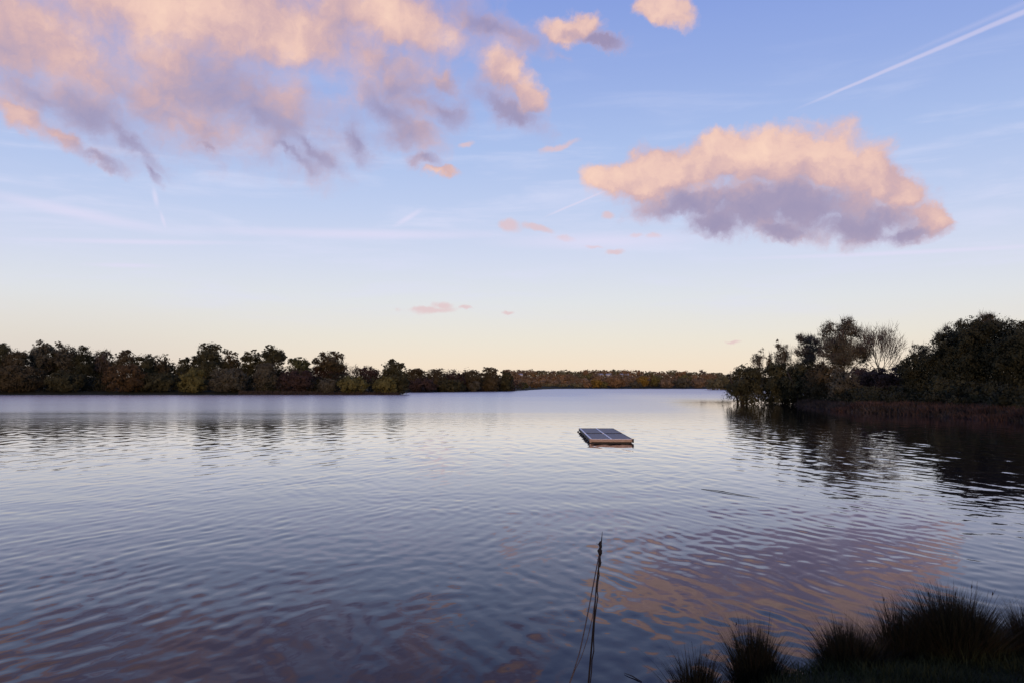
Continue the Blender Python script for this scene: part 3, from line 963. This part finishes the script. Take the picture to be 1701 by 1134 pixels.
# dry reed strip along the left shore
n = 5000
x = rg.uniform(-70, -29, n)
xy = np.stack([x, 212.2 + rg.normal(0, 0.5, n)], -1)
me = blades(n, xy, rg.uniform(0.3, 1.0, n), 0.09, rg.normal(0, 0.25, (n, 2)), 5, REED, 'reeds', 2, lambda x, y: np.maximum(-0.1, ground_z(x, y)))
tag(link('reeds', me), 'thin strip of dry brown reeds along the left shoreline', kind='stuff')


shore = np.array([(33.2, 50), (33, 53), (32.6, 60), (31.6, 66), (29.8, 72), (31, 80), (33, 90), (34.5, 100), (38, 109)], float)
n = 9000
u = rg.uniform(0, len(shore) - 1.001, n)
i0 = u.astype(int)
xy = shore[i0] + (shore[i0 + 1] - shore[i0]) * (u - i0)[:, None]
xy[:, 0] += np.abs(rg.normal(0, 1.3, n)) - 0.35
xy[:, 1] += rg.normal(0, 0.4, n)
me = blades(n, xy, rg.uniform(0.15, 0.55, n), 0.045, rg.normal(0, 0.2, (n, 2)), 15, REED, 'bank_grass', 2, lambda x, y: np.maximum(-0.1, ground_z(x, y)))
tag(link('bank_grass', me), 'rough dull grass covering the edge of the right bank', kind='stuff')


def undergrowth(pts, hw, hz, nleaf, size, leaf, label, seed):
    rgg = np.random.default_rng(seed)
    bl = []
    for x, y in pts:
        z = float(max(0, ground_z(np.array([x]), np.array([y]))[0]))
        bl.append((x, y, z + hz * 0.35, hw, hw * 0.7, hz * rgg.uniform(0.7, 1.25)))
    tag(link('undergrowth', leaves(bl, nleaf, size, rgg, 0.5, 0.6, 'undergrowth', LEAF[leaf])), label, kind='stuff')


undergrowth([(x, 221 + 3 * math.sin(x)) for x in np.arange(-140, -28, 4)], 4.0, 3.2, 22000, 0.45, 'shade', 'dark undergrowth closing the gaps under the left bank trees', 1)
undergrowth([(x, 300 - (x + 36) * -1.6) for x in np.arange(-36, 4, 4)], 4.5, 4.0, 8000, 0.6, 'plum', 'dark undergrowth below the level wood on the middle shore', 2)
undergrowth([(x, 668) for x in np.arange(0, 165, 6)], 6.0, 4.5, 9000, 1.3, 'hazebrown', 'brown undergrowth along the far shore', 3)
undergrowth([(x, 735) for x in np.arange(-10, 190, 8)], 9.0, 4.5, 6000, 1.8, 'hazerust', 'dull undergrowth on the far slope', 6)
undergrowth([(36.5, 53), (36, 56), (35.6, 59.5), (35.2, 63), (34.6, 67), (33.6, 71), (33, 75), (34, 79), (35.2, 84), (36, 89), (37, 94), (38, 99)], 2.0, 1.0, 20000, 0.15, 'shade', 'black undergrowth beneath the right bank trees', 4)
undergrowth([(35.5 + i * 0.7, 113 - i * 2.2) for i in range(12)], 2.0, 1.8, 18000, 0.2, 'dark', 'dark undergrowth between the flooded willows', 8)

# ------------------------------------------------------------------ pale houses on the far hill
WALL = two_tone('pale render', (0.50, 0.46, 0.42), (0.60, 0.56, 0.52), 0.3)
ROOF = two_tone('grey roof', (0.30, 0.27, 0.26), (0.38, 0.35, 0.33), 0.5)
DARKGLASS = mat('dark window glass', lambda gg: principled(gg, (0.03, 0.03, 0.035, 1), 0.15, 0.5))
for px, py, wpx, D, lb in [(865, 619.5, 6, 860, 'small pale house among trees left on the far hill'), (997, 620, 9, 866, 'low pale house below the far skyline, left of two longer ones'),
                           (1012, 619.5, 10, 868, 'middle pale building below the far skyline'), (1037, 620.5, 14, 864, 'longest pale building below the far skyline')]:
    c = pt(px, py + 2, D)
    z0 = float(ground_z(np.array([c.x]), np.array([D]))[0])
    w = wpx / F * D / 2
    e = bpy.data.objects.new('house', None)
    COL.objects.link(e)
    e.location = (c.x, D, z0)
    tag(e, lb, 'house', 'pale houses on the far hill')
    hh = max(2.6, c.z - z0 - 0.6)
    box('wall', -w, w, -3, 3, -0.5, hh, WALL, e)
    rv = np.array([(-w - .3, -3.4, hh), (w + .3, -3.4, hh), (w + .3, 3.4, hh), (-w - .3, 3.4, hh), (-w - .3, 0, hh + 1.5), (w + .3, 0, hh + 1.5)])
    link('roof', mesh_np('roof', rv, [np.array([(0, 1, 5, 4), (2, 3, 4, 5), (3, 2, 1, 0)]), np.array([(0, 4, 3), (1, 2, 5)])], ROOF), e)
    k = max(2, int(w))
    for i in range(k):
        xx = -w + (i + 0.5) * 2 * w / k
        box('window', xx - 0.5, xx + 0.5, -3.06, -2.9, hh - 1.9, hh - 0.7, DARKGLASS, e)

# ------------------------------------------------------------------ the raft with four panels
D0, D1 = 33.2, 41.7
ZT = 0.17
fl = pt(980.8, 728, D0)
fr_ = pt(1051.2, 728, D0)
bl_ = pt(962.3, 710.2, D1)
rw = fr_.x - fl.x
rl = D1 - D0
raft = bpy.data.objects.new('floating_raft', None)
COL.objects.link(raft)
raft.location = ((fl.x + fr_.x) / 2, D0, 0)
raft.rotation_euler = (0, 0, math.atan2(-(bl_.x - fl.x), rl))
tag(raft, 'flat square raft floating on the lake with four dark panels in pale frames', 'raft')


def wood(gg):
    t = gg.n('ShaderNodeTexCoord')
    nz = gg.noise(gg.vmath('MULTIPLY', t.outputs['Object'], (3, 3, 40)), 2.0, 5, 0.65).outputs[0]
    return principled(gg, gg.mix(gg.step(nz, 0.35, 0.7), (0.32, 0.20, 0.12, 1), (0.56, 0.39, 0.26, 1)), 0.75, 0.2)


def panel_mat(gg):
    t = gg.n('ShaderNodeTexCoord')
    nz = gg.noise(t.outputs['Object'], 3.0, 5, 0.6).outputs[0]
    return principled(gg, gg.mix(gg.step(nz, 0.35, 0.7), (0.055, 0.040, 0.058, 1), (0.10, 0.074, 0.10, 1)), 0.48, 0.32)


WOOD = mat('tan weathered wood', wood)
PANEL = mat('dark panel face', panel_mat)
PALE = mat('pale metal frame', lambda gg: principled(gg, (0.88, 0.79, 0.72, 1), 0.45, 0.5))
BLACK = two_tone('black float', (0.012, 0.010, 0.010), (0.022, 0.018, 0.016), 3.0, 0.6, 0.3)
hw2 = rw / 2
mid = D0
ym = (pt(1000, 717.5, 37.2).y - D0)
box('float', -hw2 + .04, hw2 - .04, 0.06, rl - .06, -0.18, 0.05, BLACK, raft)
box('deck', -hw2 + .02, hw2 - .02, 0.04, rl - .04, 0.05, ZT - 0.035, BLACK, raft)
box('front_board', -hw2, hw2, -0.02, 0.05, 0.056, ZT - 0.01, WOOD, raft, 0.006)
for s in (-1, 1):
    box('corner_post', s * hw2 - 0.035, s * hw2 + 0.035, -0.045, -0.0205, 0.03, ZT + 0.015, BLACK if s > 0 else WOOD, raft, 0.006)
box('side_board', -hw2 - 0.03, -hw2 + 0.02, 0.055, rl - 0.01, 0.04, ZT - 0.012, BLACK, raft, 0.005)
box('side_board', hw2 - 0.02, hw2 + 0.03, 0.055, rl - 0.01, 0.04, ZT - 0.012, BLACK, raft, 0.005)
bar = 0.065
for j, (ya, yb) in enumerate(((0.03, ym - 0.17), (ym + 0.17, rl - 0.03))):
    for s in (-1, 1):
        xa, xb = (-hw2 + bar + .005, -bar / 2 - .003) if s < 0 else (bar / 2 + .003, hw2 - 0.03)
        p = box('panel', xa, xb, ya + 0.06, yb - 0.06, ZT - 0.035, ZT - 0.004, PANEL, raft, 0.004)
        for q in (ya + 0.003, yb - 0.057):
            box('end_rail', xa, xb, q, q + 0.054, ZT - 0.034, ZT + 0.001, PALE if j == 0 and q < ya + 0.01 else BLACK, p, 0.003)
    box('frame_bar', -hw2, -hw2 + bar, ya, yb, ZT - 0.034, ZT + 0.006, PALE, raft, 0.004)
    box('frame_bar', -bar / 2, bar / 2, ya, yb, ZT - 0.034, ZT + 0.006, PALE, raft, 0.004)
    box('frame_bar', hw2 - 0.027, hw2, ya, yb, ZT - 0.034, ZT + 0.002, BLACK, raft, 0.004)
for k in range(7):                                           # added dark lumps in place of wave reflections along the left side
    yy = 0.4 + k * (rl - 0.8) / 6
    T = Tubes()
    T.tube([(-hw2 - 0.075, yy - 0.2, 0.02), (-hw2 - 0.08, yy, 0.015), (-hw2 - 0.075, yy + 0.2, 0.02)], [0.03, 0.045, 0.03], 8)
    link('reflection_lump', T.mesh('reflection_lump', BLACK), raft)

# ------------------------------------------------------------------ thin stake with cords, standing on the bank below the frame
SD = 3.5
STAKE = two_tone('weathered dark stake', (0.014, 0.011, 0.012), (0.030, 0.024, 0.022), 8.0)
CORD = two_tone('grey brown cord', (0.055, 0.042, 0.040), (0.090, 0.070, 0.064), 20.0)
base_pt = pt(971, 1290, SD)
zs = float(ground_z(np.array([base_pt.x]), np.array([SD]))[0])
stake = bpy.data.objects.new('fishing_stake', None)
COL.objects.link(stake)
stake.location = (base_pt.x, SD, zs)
tag(stake, 'thin dark stake with a frayed cord knotted round its tip, rising from the near bank', 'stake')
off = Vector((base_pt.x, SD, zs))


def sp(px, py, dy=0.0):
    return pt(px, py, SD + dy) - off


T = Tubes()
ground_foot = Vector((0, 0, -0.1))
T.tube([ground_foot, sp(977.5, 1134), sp(985.5, 1040), sp(990.5, 975), sp(995.5, 930), sp(998, 910), sp(1000.6, 882)], [0.0042, 0.0042, 0.0036, 0.0032, 0.003, 0.0036, 0.0007], 7)
link('pole', T.mesh('pole', STAKE), stake)
T = Tubes()
T.tube([sp(996.5, 932, -.008), sp(994.5, 944, -.008), sp(995.2, 955, -.008), sp(993, 966, -.008), sp(992, 980, -.008), sp(993.2, 990, -.008), sp(990, 1012, -.008), sp(987.4, 1034, -.008), sp(986, 1060, -.008), sp(986.4, 1080, -.008), sp(983.5, 1095, -.008),
        sp(982.5, 1115, -.008), sp(980.5, 1134, -.008), Vector((0.01, -.012, -0.05))], [0.0026] * 14, 6)
link('wrapped_cord', T.mesh('wrapped_cord', STAKE), stake)
for (px, py, r, l) in ((997.2, 905, .0075, 7), (996.6, 916, .010, 7), (996.2, 932, .007, 9)):
    T = Tubes()
    T.tube([sp(px + .4, py - l), sp(px - .6, py - l * .3), sp(px + .5, py + l * .3), sp(px, py + l)], [r * .4, r, r * .85, r * .35], 8)
    for k in range(5):
        rr = random.Random(k + int(py))
        q = sp(px, py)
        T.tube([q, q + Vector((rr.uniform(-.016, .016), rr.uniform(-.01, .01), rr.uniform(-.014, .012)))], [.0014, .0006], 3)
    link('knot', T.mesh('knot', STAKE), stake)
for pts_ in ([(994.8, 922), (988, 958), (980, 1000), (972, 1040), (963, 1082), (955, 1108), (946, 1134), (930, 1180)], [(990, 985), (984, 1025), (976, 1060), (966, 1090), (956, 1110), (947, 1134), (931, 1182)]):
    T = Tubes()
    pp = [sp(a, b, -0.02 - 0.0012 * (b - 922)) for a, b in pts_]
    last = pp[-1] + off
    gz = float(ground_z(np.array([last.x - .25]), np.array([last.y - .3]))[0])
    pp.append(Vector((last.x - .25, last.y - .3, gz - .01)) - off)
    T.tube(pp, [0.0024 if pts_[0][0] > 994 else 0.0016] * len(pp), 6)
    link('guy_cord', T.mesh('guy_cord', CORD), stake)

# ------------------------------------------------------------------ rush tussocks and grass on the near bank
for px, hw, ytop, D, n, lb, stems in [
    (1152, 52, 1082, 5.75, 1300, 'smallest rush tuft, at the left tip of the near bank', 3),
    (1248, 50, 1036, 5.95, 2200, 'rounded rush tussock standing apart from the big one', 4),
    (1400, 62, 1034, 6.0, 3200, 'low rush tussock leaning against the left side of the biggest one', 4),
    (1488, 54, 1006, 6.1, 2200, 'rush tussock forming the left shoulder of the biggest one', 7),
    (1572, 92, 984, 6.05, 5600, 'biggest rush tussock with tall seed stems', 16),
    (1700, 50, 1006, 6.0, 2400, 'rush tussock cut by the right edge of the picture', 6)]:
    rgg = np.random.default_rng(px)
    c = (px - 850.5) / F * D
    z0 = float(ground_z(np.array([c]), np.array([D]))[0])
    z0 = max(z0, 0.12)
    w = hw / F * D
    hgt_ = pt(px, ytop, D).z - z0
    root = bpy.data.objects.new('rush_tussock', None)
    COL.objects.link(root)
    root.location = (c, D, z0)
    tag(root, lb, 'rushes', 'rush tussocks on the near bank')
    r = np.sqrt(rgg.uniform(0, 1, n)) * w * 0.62
    t = rgg.uniform(0, 2 * math.pi, n)
    xy = np.stack([np.cos(t) * r, np.sin(t) * r * 0.7], -1)
    out = xy / (w * 0.62)
    hg = (hgt_ + 0.14) / 0.88 * rgg.uniform(0.55, 1.08, n) * (1 - 0.45 * (np.abs(out[:, 0]) ** 2))
    lean = out * w * rgg.uniform(0.05, 0.8, n)[:, None] + rgg.normal(0, 0.085, (n, 2))
    fall = rgg.uniform(0, 1, n) < 0.09
    lean[fall] *= 1.9
    hg = np.where(fall, hg * rgg.uniform(0.45, 0.8, n), hg)
    b = link('blades', blades(n, xy, hg, 0.0032, lean, px, RUSH, 'blades', 4, lambda x, y: np.full(x.shape, -0.12 - 0.0 * x)), root)
    b['kind'] = 'stuff'
    k = n // 4
    b2 = link('dry_blades', blades(k, xy[:k] * 0.9, hg[:k] * 1.06, 0.0022, lean[:k] * 1.35, px + 1, DRY, 'dry_blades', 4, lambda x, y: np.full(x.shape, -0.1)), root)
    b2['kind'] = 'stuff'
    for i in range(stems):
        a = rgg.uniform(-0.8, 0.8)
        bx = a * w * 0.6
        hh = hgt_ * rgg.uniform(0.95, 1.16)
        tip = Vector((bx * 1.5 + rgg.normal(0, 0.03), rgg.normal(0, 0.05), hh))
        T = Tubes()
        T.tube([Vector((bx, 0, -.1)), Vector((bx * 1.1, 0, hh * .5)), tip], [.0022, .0018, .0009], 4)
        if i % 3 == 1:
            q = Vector((bx * 1.42, tip.y * .9, hh * .93))
            T.tube([q - Vector((0.004, 0, .014)), q + Vector((0.005, 0, 0)), q + Vector((0.004, 0, .016))], [.0015, .0048, .0015], 5)
        link('seed_stem', T.mesh('seed_stem', DRY), root)

n = 60000
gxr = rg.uniform(0.4, 7.5, n)
gyr = rg.uniform(4.0, 6.7, n)
d = shore_distance(gxr, gyr)
k = d > 0.03
xy = np.stack([gxr[k], gyr[k]], -1)
n = len(xy)
clumpy = 0.6 + 0.4 * np.sin(xy[:, 0] * 5.3 + 1.3 * np.sin(xy[:, 1] * 7)) * np.sin(xy[:, 1] * 6.1)
me = blades(n, xy, rg.uniform(0.05, 0.17, n) * (0.35 + clumpy), 0.003, rg.normal(0, 0.055, (n, 2)), 8, GRASS, 'grass', 2, ground_z)
tag(link('grass', me), 'short dark grass on the near bank in the right corner', kind='stuff')
# a small tuft at the lower left corner of the picture
n = 260
c = pt(14, 1150, 4.75)
tf = np.random.default_rng(3)
xy = np.stack([tf.normal(0, 0.09, n), tf.normal(0, 0.06, n)], -1)
zt = float(ground_z(np.array([c.x]), np.array([4.75]))[0])
tip = pt(14, 1114, 4.75).z
me = blades(n, xy, (tip - zt + .05) * tf.uniform(0.7, 1.05, n), 0.003, tf.normal(0, 0.05, (n, 2)), 9, RUSH, 'grass_tuft', 3)
tag(link('grass_tuft', me, None, (c.x, 4.75, zt)), 'tiny dark grass tuft in the lower left corner', 'grass tuft')

# a thin twig lying in the shallows
a, b = pt(1037, 1113, 6.75), pt(1066, 1124, 6.55)
T = Tubes()
a.z, b.z = 0.0, 0.0
T.tube([a - a, (b - a) * .4 + Vector((0.01, 0, .003)), (b - a) * .75 + Vector((0, 0, .003)), b - a + Vector((0, 0, .002))], [.002, .005, .005, .003], 5)
tag(link('twig', T.mesh('twig', STAKE), None, (a.x, a.y, 0.004)), 'thin dark twig lying in the shallows left of the smallest rush tuft', 'twig')

a, b = pt(1165, 810, 18.55), pt(1262, 825, 17.1)
a.z, b.z = 0.004, 0.004
T = Tubes()
T.tube([a - a, (b - a) * .3 + Vector((.02, .03, .012)), (b - a) * .65 + Vector((0, -.03, .006)), b - a], [.004, .009, .007, .002], 6)
T.tube([(b - a) * .3 + Vector((.02, .03, .012)), (b - a) * .45 + Vector((0, .10, .02))], [.006, .002], 4)
tag(link('floating_branch', T.mesh('floating_branch', STAKE), None, a), 'long thin dark branch floating on the open water right of and nearer than the raft', 'branch')
